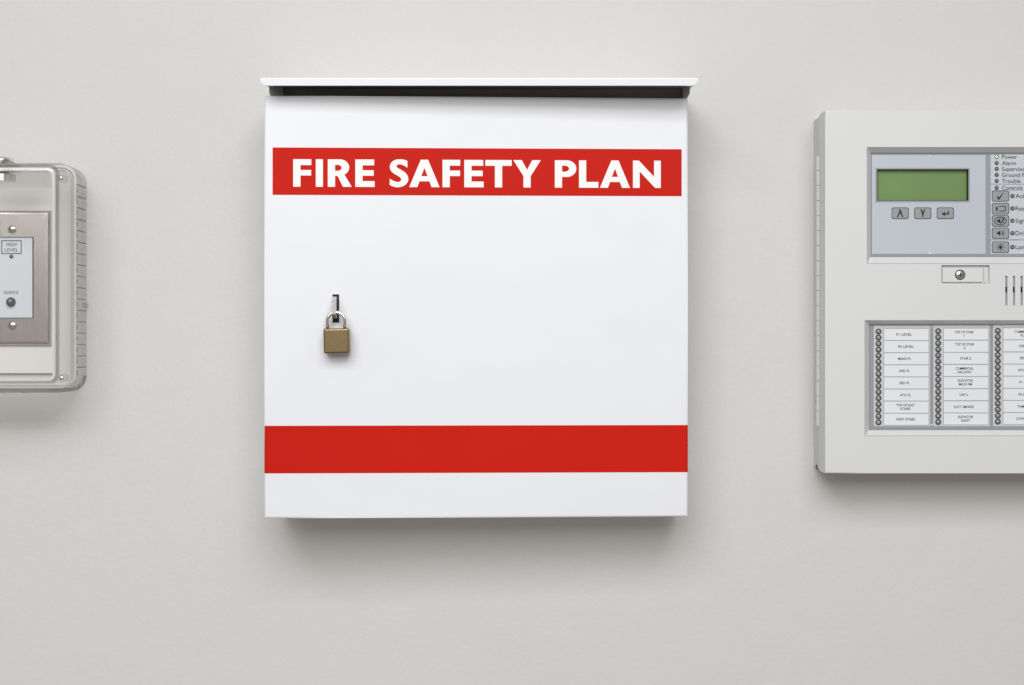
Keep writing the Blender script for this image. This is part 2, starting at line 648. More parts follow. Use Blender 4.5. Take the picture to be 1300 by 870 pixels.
# letters: y runs 0 (cap line) to 34.8 (baseline), x from 0; bold humanist capitals
CH = 34.8
ST = 9.2


def G_F(w=22.8):
    return [[(0, 0), (w, 0), (w, 7.4), (ST, 7.4), (ST, 13.6), (w - 0.2, 13.6), (w - 0.2, 20.6), (ST, 20.6), (ST, CH), (0, CH)]]


def G_I(w=9.0):
    return [[(0, 0), (w, 0), (w, CH), (0, CH)]]


def G_E(w=24.4):
    return [[(0, 0), (w - 0.6, 0), (w - 0.6, 7.4), (ST, 7.4), (ST, 13.6), (w - 1.2, 13.6), (w - 1.2, 20.6), (ST, 20.6), (ST, 27.4), (w, 27.4), (w, CH), (0, CH)]]


def G_R(w=30.2):
    o = [(0, CH), (0, 0), (12.8, 0)] + arc(15.6, 10.2, 11.4, 10.2, -90, 62, 14) + [(w, CH), (w - 10.8, CH)] + \
        [(w - 12.6, CH - 3), (13.2, 22.2), (11.6, 20.9), (ST, 20.9), (ST, CH)]
    h = [(ST, 6.9), (12.2, 6.9)] + arc(12.4, 10.7, 5.0, 3.8, -80, 80, 8) + [(12.2, 14.5), (ST, 14.5)]
    return [o, h]


def G_P(w=27.4):
    o = [(0, CH), (0, 0), (14, 0)] + arc(w - 12.0, 10.6, 12.0, 10.6, -84, 84, 14) + [(14, 21.2), (ST, 21.2), (ST, CH)]
    h = [(ST, 6.9), (12.6, 6.9)] + arc(12.8, 10.7, 5.4, 3.8, -80, 80, 8) + [(12.6, 14.5), (ST, 14.5)]
    return [o, h]


def G_A(w=38.4):
    m = w / 2
    o = [(0, CH), (m - 4.6, 0), (m + 4.6, 0), (w, CH), (w - 10.2, CH), (w - 12.9, 27.4), (12.9, 27.4), (10.2, CH)]
    h = [(15.2, 20.9), (m, 10.4), (w - 15.2, 20.9)]
    return [o, h]


def G_T(w=33.4):
    m = w / 2
    return [[(0, 0), (w, 0), (w, 7.4), (m + ST / 2, 7.4), (m + ST / 2, CH), (m - ST / 2, CH), (m - ST / 2, 7.4), (0, 7.4)]]


def G_Y(w=34.9):
    m = w / 2
    return [[(0, 0), (10.8, 0), (m, 12.4), (w - 10.8, 0), (w, 0), (m + ST / 2, 20.2), (m + ST / 2, CH), (m - ST / 2, CH), (m - ST / 2, 20.2)]]


def G_L(w=24.8):
    return [[(0, 0), (ST, 0), (ST, 27.4), (w, 27.4), (w, CH), (0, CH)]]


def G_N(w=35.6):
    return [[(0, 0), (7.6, 0), (w - 8.6, 20.6), (w - 8.6, 0), (w, 0), (w, CH), (w - 7.2, CH), (8.6, 13.9), (8.6, CH), (0, CH)]]


def G_S():
    def seg(pts):
        return spline([(x / 19.33 - 4.7, y / 19.33 - 5.2) for x, y in pts], 5)
    o1 = seg([(528, 132), (440, 102), (340, 92), (230, 110), (142, 170), (100, 268), (125, 370), (200, 445), (300, 500), (362, 548), (378, 592),
              (348, 636), (290, 650), (220, 634), (150, 602), (97, 568)])
    o2 = seg([(97, 722), (170, 757), (270, 778), (370, 768), (470, 722), (533, 650), (552, 570), (528, 485), (470, 415), (380, 355), (300, 310),
              (262, 270), (278, 232), (330, 216), (400, 228), (470, 260), (528, 302)])
    return [o1 + o2]


YT = YV - 0.00015
for g, px in ((G_F(), 373.2), (G_I(), 401.7), (G_R(), 416.8), (G_E(), 451.5), (G_S(), 494.7), (G_A(), 519.7), (G_F(22.4), 561.8), (G_E(24.6), 589.4),
              (G_T(), 616.2), (G_Y(), 651.7), (G_P(), 704.5), (G_L(), 735.3), (G_A(), 762.0), (G_N(), 804.2)):
    outs = []
    for loop in g:
        outs.append([(W(px + x, 0, YT).x, W(0, 203.2 + y, YT).z) for x, y in loop])
    curve_outline('letter', outs, YT, 0.00012, 'letter', band, DX)

# ------------------------------------------------------------------ padlock hanging in the latch tab
lockc = DX @ W(427, 433.5, YD - 0.0088)
yb, yf = YD - 0.0022, YD - 0.0135
yc = (yb + yf) / 2
lock = thing('padlock', 'small brass padlock with chrome shackle hanging on the white box door', 'padlock',
             (lockc.x, DX @ Vector((lockc.x, yc, 0)) and yc, W(0, 450, yf).z))
bm = bmesh.new()
a, b = W(411, 417.5, yf), W(443.3, 449.2, yf)
add_box(bm, a.x, b.x, yf, yb, b.z, a.z)
bevel(bm, 0.0013, 4)
lockx = Matrix.Translation(Vector((0, DX.to_translation().y * 0, 0)))
dy = (DX @ Vector((lockc.x, YD, 0))).y - YD
lm = Matrix.Translation((0, dy, 0))
rot = Matrix.Translation((a.x, 0, a.z)) @ Matrix.Rotation(math.radians(-1.2), 4, 'Y') @ Matrix.Translation((-a.x, 0, -a.z))
bmesh.ops.transform(bm, matrix=lm @ rot, verts=bm.verts[:])
build('lock_body', bm, 'brass', lock)
sy = hy
xl, xr = W(416.2, 0, sy).x, W(438.6, 0, sy).x
zt = W(0, 397.0, sy).z
zb = W(0, 419.5, sy).z
rad = (xr - xl) / 2
cx = (xl + xr) / 2
pts = [(xl, sy, zb)] + [(cx + rad * math.cos(math.radians(180 - 180 * i / 18)), sy, zt - rad * 1.0 + rad * math.sin(math.radians(180 * i / 18))) for i in range(19)] + [(xr, sy, zb)]
bm = bmesh.new()
tube(bm, pts, 0.0014, 14)
bmesh.ops.transform(bm, matrix=lm, verts=bm.verts[:])
build('shackle', bm, 'chrome', lock, smooth=True)

# ================================================================== fire alarm annunciator (cut by the right border)
YF = -0.045
YI = -0.0385                     # printed inserts
ann = thing('alarm_annunciator', 'pale grey fire alarm annunciator panel with green display and zone labels', 'alarm panel',
            (W(1260, 0, YF).x, 0, W(0, 601, YF).z))
PX0, PX1, PY0, PY1 = 1047.5, 1472, 140.5, 601.0
holes = [(1101, 1420, 187.2, 334.5, (1105.2, 1415.5, 194.2, 326.6), YI - 0.0009),
         (1098.2, 1423, 407, 553.2, (1103.4, 1417.5, 411.8, 546.2), YI - 0.0009),
         (1195, 1256.3, 336.8, 360, None, YF + 0.0026)]
for k in range(7):
    x = 1276.2 + 9.7 * k
    holes.append((x, x + 2.9, 350.5, 388, None, YF + 0.0018))
bm = bmesh.new()
ro, fr = pierced(bm, (PX0, PX1, PY0, PY1), holes, YF, -0.0232)
bevel(bm, 0.0010, 3, outer_edges(bm, ro, YF))
adoor = build('front_cover', bm, 'panel', ann)
x0, x1, z0, z1 = ro
for nm, q in (('bezel_seam', (1101, 1420, 187.2, 334.5)), ('bezel_seam', (1098.2, 1423, 407, 553.2))):
    bm = bmesh.new()
    pierced(bm, (q[0] - .5, q[1] + .5, q[2] - .5, q[3] + .5), [(q[0] + .05, q[1] - .05, q[2] + .05, q[3] - .05, None, YF - 0.00001)], YF - 0.00006, YF - 0.00001)
    build(nm, bm, 'seam', ann)
# wall box behind
bm = bmesh.new()
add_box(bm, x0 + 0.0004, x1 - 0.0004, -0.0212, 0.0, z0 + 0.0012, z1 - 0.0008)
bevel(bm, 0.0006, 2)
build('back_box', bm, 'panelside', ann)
bm = bmesh.new()
add_box(bm, x0 + 0.003, x1 - 0.003, -0.0236, -0.0211, z0 + 0.003, z1 - 0.003)
build('gap_shade_slab', bm, 'black', ann)  # black slab put in for the shade between box and cover
bm = bmesh.new()
add_box(bm, x0 + 0.0005, x0 + 0.0028, -0.0231, -0.0213, W(0, 199, -0.022).z, z1 - 0.002)
build('slit_shade_strip', bm, 'black', ann)  # added black strip: shade of the open slit above the hinge
bm = bmesh.new()
zz = W(0, 592.5, -0.012).z
add_box(bm, x0 + 0.0001, x0 + 0.002, -0.0140, -0.0095, zz - 0.0016, zz + 0.0016)
build('wiring_notch', bm, 'black', ann)
# filler flange below the hinge, with a small open notch at the very bottom
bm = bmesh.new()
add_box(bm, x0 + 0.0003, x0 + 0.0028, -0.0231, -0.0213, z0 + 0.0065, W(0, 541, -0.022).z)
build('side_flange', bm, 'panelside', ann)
# piano hinge on the left edge
hx = x0 - 0.0006
hzt, hzb = W(0, 198, -0.022).z, W(0, 541, -0.022).z
hin = None
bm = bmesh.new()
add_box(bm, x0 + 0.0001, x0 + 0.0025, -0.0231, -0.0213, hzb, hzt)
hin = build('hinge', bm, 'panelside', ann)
nk = 18
kh = (hzt - hzb) / nk
bm = bmesh.new()
lathe(bm, (0, 0, 0), [(0.0012, 0.00022), (0.0015, 0.0005), (0.0015, kh - 0.0005), (0.0012, kh - 0.00022)], 'Z', 14)
kme = None
for i in range(nk):
    if kme is None:
        ko = build('knuckle', bm, 'hinge', None)
        kme = ko.data
        sc.collection.objects.unlink(ko)
        ko.parent = hin
        sc.collection.objects.link(ko)
    else:
        ko = bpy.data.objects.new('knuckle', kme)
        link(ko, hin)
    wp = Vector((hx, -0.0219, hzb + i * kh))
    ko.location = wp - Vector(ann.location)


# ---- display insert
def under(parent, o):
    return o


LC = (1113.2, 1229.6, 215.0, 255.0)
bm = bmesh.new()
pierced(bm, (1100.5, 1420, 186, 333), [(*LC, None, YI + 0.004)], YI, YI + 0.0045)
disp = build('display_insert', bm, 'base', ann)
ym = YI - 0.0003
bm = bmesh.new()
pierced(bm, (1107.0, 1251.2, 197.0, 322.6), [(LC[0] - 0.8, LC[1] + 0.8, LC[2] - 0.8, LC[3] + 0.8, None, YI - 0.00002)], ym, YI - 0.00002)
build('membrane', bm, 'mem', disp)
for nm, c, q in (('membrane', 'memr', (1257.6, 1413.5, 196.4, 233.6)), ('membrane', 'memr', (1257.6, 1413.5, 242.2, 304.2)),
                 ('membrane', 'memr', (1257.6, 1413.5, 305.4, 322.6)), ('membrane', 'memv', (1257.6, 1413.5, 234.5, 242.0))):
    bm = bmesh.new()
    prr(bm, *q, 1.0, ym, YI - 0.00002, 3)
    build(nm, bm, c, disp)
# LCD: thin frame, black reveal, green glass
bm = bmesh.new()
pierced(bm, (LC[0] - 1.6, LC[1] + 1.6, LC[2] - 1.6, LC[3] + 1.6), [(*LC, None, YI + 0.0001)], ym - 0.0003, ym + 0.0001)
build('display_frame', bm, 'lcdframe', disp)
bm = bmesh.new()
yl = YI + 0.0038
for q in ((LC[0] + 0.05, LC[0] + 0.7, LC[2], LC[3]), (LC[1] - 0.7, LC[1] - 0.05, LC[2], LC[3]), (LC[0] + .7, LC[1] - .7, LC[2] + .05, LC[2] + 0.7), (LC[0] + .7, LC[1] - .7, LC[3] - 0.7, LC[3] - .05)):
    pbox(bm, *q, YI + 0.0003, yl)
build('display_reveal', bm, 'black', disp)
bm = bmesh.new()
pbox(bm, LC[0] - 1, LC[1] + 3, LC[2] - 2, LC[3] + 2, yl + 0.0001, yl + 0.001)
build('lcd_screen', bm, 'lcd', disp)


def key(px0, px1, py0, py1, sym):
    """raised membrane key with a dark outline and its printed symbol"""
    bm = bmesh.new()
    prr(bm, px0, px1, py0, py1, 2.6, ym - 0.0002, ym - 0.00002)
    build('key_outline', bm, 'ink', disp)
    bm = bmesh.new()
    prr(bm, px0 + 0.75, px1 - 0.75, py0 + 0.75, py1 - 0.75, 2.0, ym - 0.0006, ym - 0.00021)
    bevel(bm, 0.00012, 1, [e for e in bm.edges if all(abs(v.co.y - (ym - 0.0006)) < 1e-7 for v in e.verts)])
    build('key', bm, 'button', disp)
    ys = ym - 0.00075
    yb_ = ym - 0.00061
    cx, cy = (px0 + px1) / 2, (py0 + py1) / 2
    bm = bmesh.new()
    if sym == 'up':
        ppoly(bm, [(cx - 1.2, cy - 5), (cx + 0.6, cy - 5), (cx + 4.0, cy + 5), (cx + 2.6, cy + 5), (cx + 0.1, cy - 1.0), (cx - 2.6, cy + 5), (cx - 4.4, cy + 5), (cx - 0.9, cy - 2.5)], ys, yb_)
    elif sym == 'down':
        ppoly(bm, [(cx - 3.2, cy - 5), (cx - 1.6, cy - 5), (cx, cy - 1.2), (cx + 1.6, cy - 5), (cx + 3.2, cy - 5), (cx + 1.0, cy + 0.6), (cx + 0.6, cy + 4.8), (cx - 0.6, cy + 4.8), (cx - 1.0, cy + 0.6)], ys, yb_)
    elif sym == 'enter':
        ppoly(bm, [(cx - 4.8, cy + 1), (cx - 0.4, cy - 2.0), (cx - 0.4, cy + 0.1), (cx + 3.2, cy + 0.1), (cx + 3.2, cy - 3.2), (cx + 4.6, cy - 3.2), (cx + 4.6, cy + 1.6), (cx - 0.4, cy + 1.6), (cx - 0.4, cy + 3.6)], ys, yb_)
    elif sym == 'check':
        ppoly(bm, [(cx - 4.6, cy + 0.6), (cx - 3.2, cy - 0.2), (cx - 2.2, cy + 2.2), (cx + 3.4, cy - 4.4), (cx + 3.9, cy - 4.2), (cx - 1.6, cy + 4.6), (cx - 3.0, cy + 4.6)], ys, yb_)
    elif sym == 'reset':
        ppoly(bm, [(cx - 6.4, cy), (cx - 4.8, cy - 3.2), (cx - 3.0, cy), (cx - 3.9, cy + 0.2), (cx - 3.9, cy + 3.4), (cx - 5.5, cy + 3.4), (cx - 5.5, cy + 0.2)], ys, yb_)
        stroke(bm, [(cx - 2.0, cy - 3.0), (cx + 6.2, cy - 3.0), (cx + 6.2, cy + 3.0), (cx - 2.0, cy + 3.0)], 0.9, ys, yb_)
    elif sym in ('silence', 'drill'):
        ppoly(bm, [(cx - 4.2, cy - 1.4), (cx - 2.4, cy - 1.4), (cx - 0.2, cy - 3.6), (cx - 0.2, cy + 3.6), (cx - 2.4, cy + 1.4), (cx - 4.2, cy + 1.4)], ys, yb_)
        for rr_ in (2.6, 4.2):
            stroke(bm, arc(cx - 0.2, cy, rr_, rr_ + .6, -42, 42, 6), 0.7, ys, yb_)
        if sym == 'silence':
            stroke(bm, arc(cx, cy, 7.4, 5.0, 0, 358, 22), 0.7, ys, yb_)
            stroke(bm, [(cx - 0.2, cy + 3.4), (cx + 4.4, cy - 3.6)], 0.8, ys - 0.001 * 0.05, yb_)
    elif sym == 'lamp':
        ppoly(bm, arc(cx, cy, 2.2, 2.3, 0, 330, 11), ys, yb_)
        for k in range(8):
            a_ = PI / 4 * k
            stroke(bm, [(cx + 3.2 * math.cos(a_), cy + 3.2 * math.sin(a_)), (cx + 4.9 * math.cos(a_), cy + 4.9 * math.sin(a_))], 0.9, ys, yb_)
    build('key_symbol', bm, 'ink', disp)


key(1132.0, 1153.6, 263.6, 278.2, 'up')
key(1160.8, 1182.4, 263.6, 278.2, 'down')
key(1189.4, 1211.0, 263.6, 278.2, 'enter')
for (a_, b_, s) in ((242.2, 256.0, 'check'), (257.8, 272.2, 'reset'), (273.4, 287.8, 'silence'), (289.2, 303.2, 'drill'), (306.8, 321.2, 'lamp')):
    key(1259.2, 1281.2, a_, b_, s)


def proto_led(rpx, rin, lens):
    k = (CAM + ym) / FPX
    bm1 = bmesh.new()
    ro_, ri = rpx * k, rin * k
    lathe(bm1, (0, 0, 0), [(ro_, 0.0), (ro_, 0.0003), (ro_ * 0.94, 0.00045), (ri * 1.05, 0.00045), (ri, 0.0002), (ri, 0.0)], 'Y', 18, cap=False)
    bm2 = bmesh.new()
    lathe(bm2, (0, 0, 0), [(ri * 1.0, 0.00005), (ri * 0.92, 0.00035), (ri * 0.7, 0.0006), (ri * 0.38, 0.00075), (ri * 0.1, 0.0008)], 'Y', 14)
    return bm1, bm2, lens


_led_cache = {}


def led(px, py, rpx, rin, lens, parent, y):
    kk = (rpx, rin, lens)
    if kk not in _led_cache:
        b1, b2, l = proto_led(*kk)
        out = []
        for b_, m_ in ((b1, 'ring'), (b2, lens)):
            bmesh.ops.recalc_face_normals(b_, faces=b_.faces[:])
            me = bpy.data.meshes.new('led')
            b_.to_mesh(me)
            b_.free()
            me.materials.append(M[m_])
            for p in me.polygons:
                p.use_smooth = True
            out.append(me)
        _led_cache[kk] = out
    w = W(px, py, y)
    off = Vector()
    p = parent
    while p is not None:
        off += Vector(p.location)
        p = p.parent
    for nm, me in (('indicator_ring', _led_cache[kk][0]), ('indicator_light', _led_cache[kk][1])):
        o = bpy.data.objects.new(nm, me)
        link(o, parent)
        o.location = w - off


yt = ym - 0.00008
for i, (py, s) in enumerate(((199.2, 'Power'), (207.2, 'Alarm'), (214.6, 'Supervisory'), (222.2, 'Ground Fault'), (229.8, 'Trouble'), (238.6, 'Controls Enabled'))):
    led(1265.2, py, 2.6, 1.5, 'lenslit' if i == 0 else 'lens', disp, ym)
    text_mesh('lettering', s, 1272.0, py + 2.6, 5.0, yt, 'ink', disp, 'LEFT', 0.006)
for py, s in ((249, 'Acknowledge'), (264.8, 'Reset'), (280.4, 'Signal Silence'), (296.2, 'Drill'), (313.8, 'Lamp Test')):
    led(1285.2, py, 2.7, 1.55, 'lens', disp, ym)
    text_mesh('lettering', s, 1289.2, py + 2.7, 5.4, yt, 'ink', disp, 'LEFT', 0.006)


def stud(px, py, rpx, parent, y, m='zinc', name='rivet'):
    k = (CAM + y) / FPX
    bm = bmesh.new()
    w = W(px, py, y)
    lathe(bm, w, [(rpx * k, 0), (rpx * k * 0.9, 0.0002), (rpx * k * 0.6, 0.0004), (rpx * k * 0.2, 0.0005)], 'Y', 12)
    return build(name, bm, m, parent, smooth=True)


for q in ((1180.5, 198.6), (1180.5, 321.8), (1296.8, 198.8), (1296.8, 321.6)):
    stud(*q, 1.5, disp, ym, 'card')

# ---- zone insert
bm = bmesh.new()
pbox(bm, 1097.5, 1423, 405, 552, YI, YI + 0.003)
zone = build('zone_insert', bm, 'base', ann)
texts = [['P1 LEVEL', 'P2 LEVEL', 'MAIN FL', '2ND FL', '3RD FL', '4TH FL', 'TOP OF EAST\nSTAIRS', 'WEST STAIRS'],
         ['TOP OF STAIR\n1', 'TOP OF STAIR\n2', 'STAIR 5', 'COMMERCIAL\nHALLWAY', 'ELEVATOR\nMACH RM', 'UNIT 6', 'DUCT SMOKES', 'ELEVATOR\nSHAFT'],
         ['COMMERCIAL\nFLR', '2ND FL', '3RD FL', '4TH FL', 'P1 DRY', 'P2 DRY', 'TAMPER', 'LOW AIR'],
         [''] * 8]
wid = {'P1 LEVEL': 19.6, 'P2 LEVEL': 19.6, 'MAIN FL': 16.6, '2ND FL': 14, '3RD FL': 13.5, '4TH FL': 14, 'TOP OF EAST': 23.6, 'STAIRS': 13, 'WEST STAIRS': 24.6,
       'TOP OF STAIR': 24.2, 'STAIR 5': 14, 'COMMERCIAL': 22.6, 'HALLWAY': 18, 'ELEVATOR': 19.2, 'MACH RM': 16.6, 'UNIT 6': 11, 'DUCT SMOKES': 25.4, 'SHAFT': 11.6}
kz = (CAM + YI) / FPX
card_me = None
for c in range(4):
    dx = 75.75 * c
    dyc = -0.45 * c
    bm = bmesh.new()
    prr(bm, 1109.2 + dx, 1180.8 + dx, 413.6 + dyc, 541.4, 1.2, YI - 0.0003, YI - 0.00002, 3)
    build('zone_strip', bm, 'strip', zone)
    bm = bmesh.new()
    pbox(bm, 1121.6 + dx, 1179.6 + dx, 416.8 + dyc, 540.2 + dyc, YI - 0.0004, YI - 0.00031)
    build('card_pocket', bm, 'slot', zone)
    for r_ in range(8):
        py = 417.8 + dyc + 15.38 * r_
        bm = bmesh.new()
        pbox(bm, 1122.4 + dx, 1178.9 + dx, py, py + 14.2, YI - 0.0006, YI - 0.00041)
        for v in bm.verts:
            v.co.z += random.uniform(-0.00006, 0.00006)
        build('zone_card', bm, 'card', zone)
        ls = texts[c][r_].split('\n') if texts[c][r_] else []
        jx = random.uniform(-1.2, 1.2)
        for n_, s in enumerate(ls):
            base = py + (8.6 if len(ls) == 1 else 6.0 + 4.6 * n_)
            text_mesh('lettering', s, 1149.0 + dx + jx, base, 3.1, YI - 0.00068, 'ink', zone, 'CENTER', 0.012, wid.get(s))
    for k in range(16):
        led(1115.2 + dx, 421.0 + dyc + 7.69 * k, 3.75, 2.55, 'lens', zone, YI - 0.0003)
for q in ((1183, 415.4), (1183, 539.6), (1334, 415.4), (1334, 539.6)):
    stud(*q, 1.2, zone, YI, 'card')

# ---- lock cover and its screw
yk = YF + 0.0008
bm = bmesh.new()
pbox(bm, 1194, 1258, 335, 361, YF + 0.0027, YF + 0.004)
lk = build('lock_recess', bm, 'panel', ann)
bm = bmesh.new()
pbox(bm, 1196.6, 1247.6, 341.2, 358.4, yk, YF + 0.0026)
bevel(bm, 0.0003, 2, [e for e in bm.edges if all(abs(v.co.y - yk) < 1e-7 for v in e.verts)])
build('lock_plate', bm, 'panel', ann)
bm = bmesh.new()
pbox(bm, 1249.4, 1252.6, 340.4, 358.8, yk + 0.0006, YF + 0.0026)
build('lock_stop', bm, 'panel', ann)


def phillips(name, px, py, rpx, y, parent, m='screw', ang=0.3, recess=True):
    k = (CAM + y) / FPX
    w = W(px, py, y)
    r_ = rpx * k
    bm = bmesh.new()
    lathe(bm, w, [(r_, 0), (r_, 0.00035), (r_ * 0.9, 0.0007), (r_ * 0.65, 0.00105), (r_ * 0.3, 0.00125), (r_ * 0.05, 0.0013)], 'Y', 22)
    s = build(name, bm, m, parent, smooth=True)
    if recess:
        bm = bmesh.new()
        for a_ in (ang, ang + PI / 2):
            c_, s_ = math.cos(a_), math.sin(a_)
            L, h = r_ * 0.55, r_ * 0.13
            pts = [(w.x + c_ * u - s_ * v, w.z + s_ * u + c_ * v) for u, v in ((-L, -h), (L, -h), (L, h), (-L, h))]
            prism(bm, pts, y - 0.00134 - (0.00002 if a_ > ang else 0), y - 0.0009)
        build(name + '_recess', bm, 'ring', parent)
    return s


bm = bmesh.new()
k_ = (CAM + yk) / FPX
lathe(bm, W(1218.8, 349, yk), [(6.6 * k_, 0), (6.6 * k_, 0.0002), (6.0 * k_, 0.0003)], 'Y', 24)
build('screw_washer', bm, 'ring', ann)
phillips('cover_screw', 1218.8, 349, 5.6, yk - 0.0002, ann)

# ---- plate behind the sounder slots, with the black gap of the sounder
bm = bmesh.new()
pbox(bm, 1272, 1345, 347, 364.2, YF + 0.0019, YF + 0.003)
build('sounder_plate', bm, 'slot', ann)
bm = bmesh.new()
pbox(bm, 1272, 1345, 371.6, 391, YF + 0.0019, YF + 0.003)
build('sounder_plate', bm, 'slot', ann)
bm = bmesh.new()
pbox(bm, 1272, 1345, 362, 374, YF + 0.0044, YF + 0.005)
build('sounder_opening', bm, 'black', ann)

# ================================================================== silence switch plate under the clear cover
sw = thing('switch_plate', 'stainless steel silence switch plate behind the clear plastic cover', 'switch plate',
           (W(13, 0, 0).x, 0, W(0, 438, 0).z))
YP = -0.0075
bm = bmesh.new()
a, b = W(-37, 267, YP), W(63.4, 438.5, YP)
add_box(bm, a.x, b.x, YP, -0.0031, b.z, a.z)
bevel(bm, 0.0030, 5, [e for e in bm.edges if all(abs(v.co.y - YP) < 1e-6 for v in e.verts)])
build('face_plate', bm, 'steel', sw)
bm = bmesh.new()
pbox(bm, -18, 46.3, 297.5, 407.5, YP - 0.0004, YP + 0.0001)
build('plaque_frame', bm, 'steel', sw)
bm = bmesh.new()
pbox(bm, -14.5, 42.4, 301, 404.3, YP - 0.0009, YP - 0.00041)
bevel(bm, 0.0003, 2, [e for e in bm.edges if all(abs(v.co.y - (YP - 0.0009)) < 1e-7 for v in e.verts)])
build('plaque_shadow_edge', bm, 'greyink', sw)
YQ = YP - 0.0013
bm = bmesh.new()
pbox(bm, -13.5, 41.0, 302.2, 403.4, YQ, YP - 0.00091)
pl = build('plaque', bm, 'plaque', sw)
bm = bmesh.new()
pierced(bm, (1.6, 27.4, 305.2, 322.6), [(2.7, 26.3, 306.3, 321.5, None, YQ - 0.00001)], YQ - 0.00015, YQ - 0.00001)
build('printed_frame', bm, 'greyink', pl)
text_mesh('lettering', 'HIGH', 14.5, 312.8, 4.4, YQ - 0.0001, 'ink', pl, 'CENTER', 0.0, 12.6)
text_mesh('lettering', 'LEVEL', 14.5, 319.6, 4.4, YQ - 0.0001, 'ink', pl, 'CENTER', 0.0, 17)
text_mesh('lettering', 'SILENCE', 14.0, 373.2, 3.8, YQ - 0.0001, 'ink', pl, 'CENTER', 0.0, 18.6)
k_ = (CAM + YQ) / FPX
bm = bmesh.new()
lathe(bm, W(14.6, 325.8, YQ), [(2.6 * k_, 0), (2.6 * k_, 0.0004), (1.8 * k_, 0.0009), (0.5 * k_, 0.0011)], 'Y', 14)
build('status_light', bm, 'knob', pl, smooth=True)
bm = bmesh.new()
lathe(bm, W(14.0, 383.6, YQ), [(6.0 * k_, 0), (6.0 * k_, 0.0006), (4.6 * k_, 0.0009), (4.4 * k_, 0.004), (3.4 * k_, 0.0048), (0.6 * k_, 0.005)], 'Y', 20)
build('push_button', bm, 'knob', pl, smooth=True)
for py in (291.5, 413.6):
    phillips('plate_screw', 15.6, py, 5.2, YP, sw, 'screw', 0.1, recess=False)
    bm = bmesh.new()
    w_ = W(15.6, py, YP)
    add_box(bm, w_.x - 0.0024, w_.x + 0.0024, YP - 0.00132, YP - 0.0009, w_.z - 0.0003, w_.z + 0.0003)
    build('screw_slot', bm, 'ring', sw)

# ================================================================== clear protective cover over the switch
cv = thing('protective_cover', 'clear ribbed plastic protective cover with chrome lock over the switch plate', 'protective cover',
           (W(13, 0, 0).x, 0, W(0, 497, 0).z))
CX = W(13, 0, -0.003).x
# white mounting plate behind
bm = bmesh.new()
a, b = W(0, 240, -0.003), W(67, 474, -0.003)
add_box(bm, 2 * CX - b.x, b.x, -0.003, 0.0, b.z, a.z)
build('mounting_plate', bm, 'gasket', cv)


def ring_wall(bm, oR, iR, yf_, yb_, r_, rin, n=6, close_front=False):
    """hollow rounded-rectangle wall between yf_ and yb_"""
    of = [bm.verts.new((x, yf_, z)) for x, z in rr_pts(*oR, r_, n)]
    ob = [bm.verts.new((x, yb_, z)) for x, z in rr_pts(*oR, r_, n)]
    jf = [bm.verts.new((x, yf_, z)) for x, z in rr_pts(*iR, rin, n)]
    jb = [bm.verts.new((x, yb_, z)) for x, z in rr_pts(*iR, rin, n)]
    m = len(of)
    for i in range(m):
        j = (i + 1) % m
        bm.faces.new((of[i], of[j], ob[j], ob[i]))
        bm.faces.new((jf[i], jb[i], jb[j], jf[j]))
        bm.faces.new((of[i], jf[i], jf[j], of[j]))
        bm.faces.new((ob[i], ob[j], jb[j], jb[i]))


YS = -0.034                      # front of the spacer frame
YC = -0.076                      # front of the cover
sx1 = W(110, 0, 0).x
sx0 = 2 * CX - sx1
sz1, sz0 = W(0, 213.5, 0).z, W(0, 497, 0).z
bm = bmesh.new()
ring_wall(bm, (sx0, sx1, sz0, sz1), (sx0 + .003, sx1 - .003, sz0 + .003, sz1 - .003), YS, 0.0, 0.013, 0.010)
spc = build('spacer_frame', bm, 'clearedge', cv)
# ribs moulded along the spacer's side
nr = 17
for s in (1,):
    for i in range(nr):
        z = W(0, 236 + 14.4 * i, -0.02).z
        bm = bmesh.new()
        add_box(bm, sx1 + 0.00002, sx1 + 0.0012, YS + 0.001, -0.005, z - 0.0004, z + 0.0004)
        add_box(bm, sx1 + 0.00002, sx1 + 0.0009, YS + 0.001, YS + 0.0065, z - 0.0062, z - 0.0024)
        build('rib', bm, 'ribline', spc)
for px in (4, 32):
    bm = bmesh.new()
    w_ = W(px, 497, -0.01)
    lathe(bm, (w_.x, -0.012, sz0 - 0.0012), [(0.0010, 0), (0.0022, 0.0004), (0.0026, 0.0013)], 'Z', 12)
    build('drip_boss', bm, 'clearedge', spc)
bm = bmesh.new()
w_ = W(110, 388, 0)
add_box(bm, sx1 + 0.00002, sx1 + 0.0016, -0.012, -0.001, w_.z - 0.0022, w_.z + 0.0022)
build('release_tab', bm, 'clearedge', spc)

# shell: front sheet with rounded shoulder, side walls and a flange onto the spacer
fx1 = W(72.0, 0, YC).x
fx0 = 2 * CX - fx1
fz1, fz0 = W(0, 207.5, YC).z, W(0, 488, YC).z
prof = []                        # (inset from the side wall, y) outer skin from flange to front
R0 = 0.0055
prof_o = [(-0.0034, YS - 0.0001), (-0.0034, YS - 0.0034), (-0.0006, YS - 0.0036)]
for i in range(7):
    a_ = math.radians(90 * i / 6)
    prof_o.append((R0 * (1 - math.cos(a_)), YC + R0 * (1 - math.sin(a_))))
T = 0.0026
prof_i = []
for i in range(7):
    a_ = math.radians(90 - 90 * i / 6)
    ri = R0 - T
    prof_i.append((T + ri * (1 - math.cos(a_)), YC + T + ri * (1 - math.sin(a_))))
prof_i += [(T, YS - 0.0001)]


def shell_ring(bm, inset, y, n=7):
    rad_ = max(0.0075 - inset, 0.0015)
    return [bm.verts.new((x, y, z)) for x, z in rr_pts(fx0 + inset, fx1 - inset, fz0 + inset, fz1 - inset, rad_, n)]


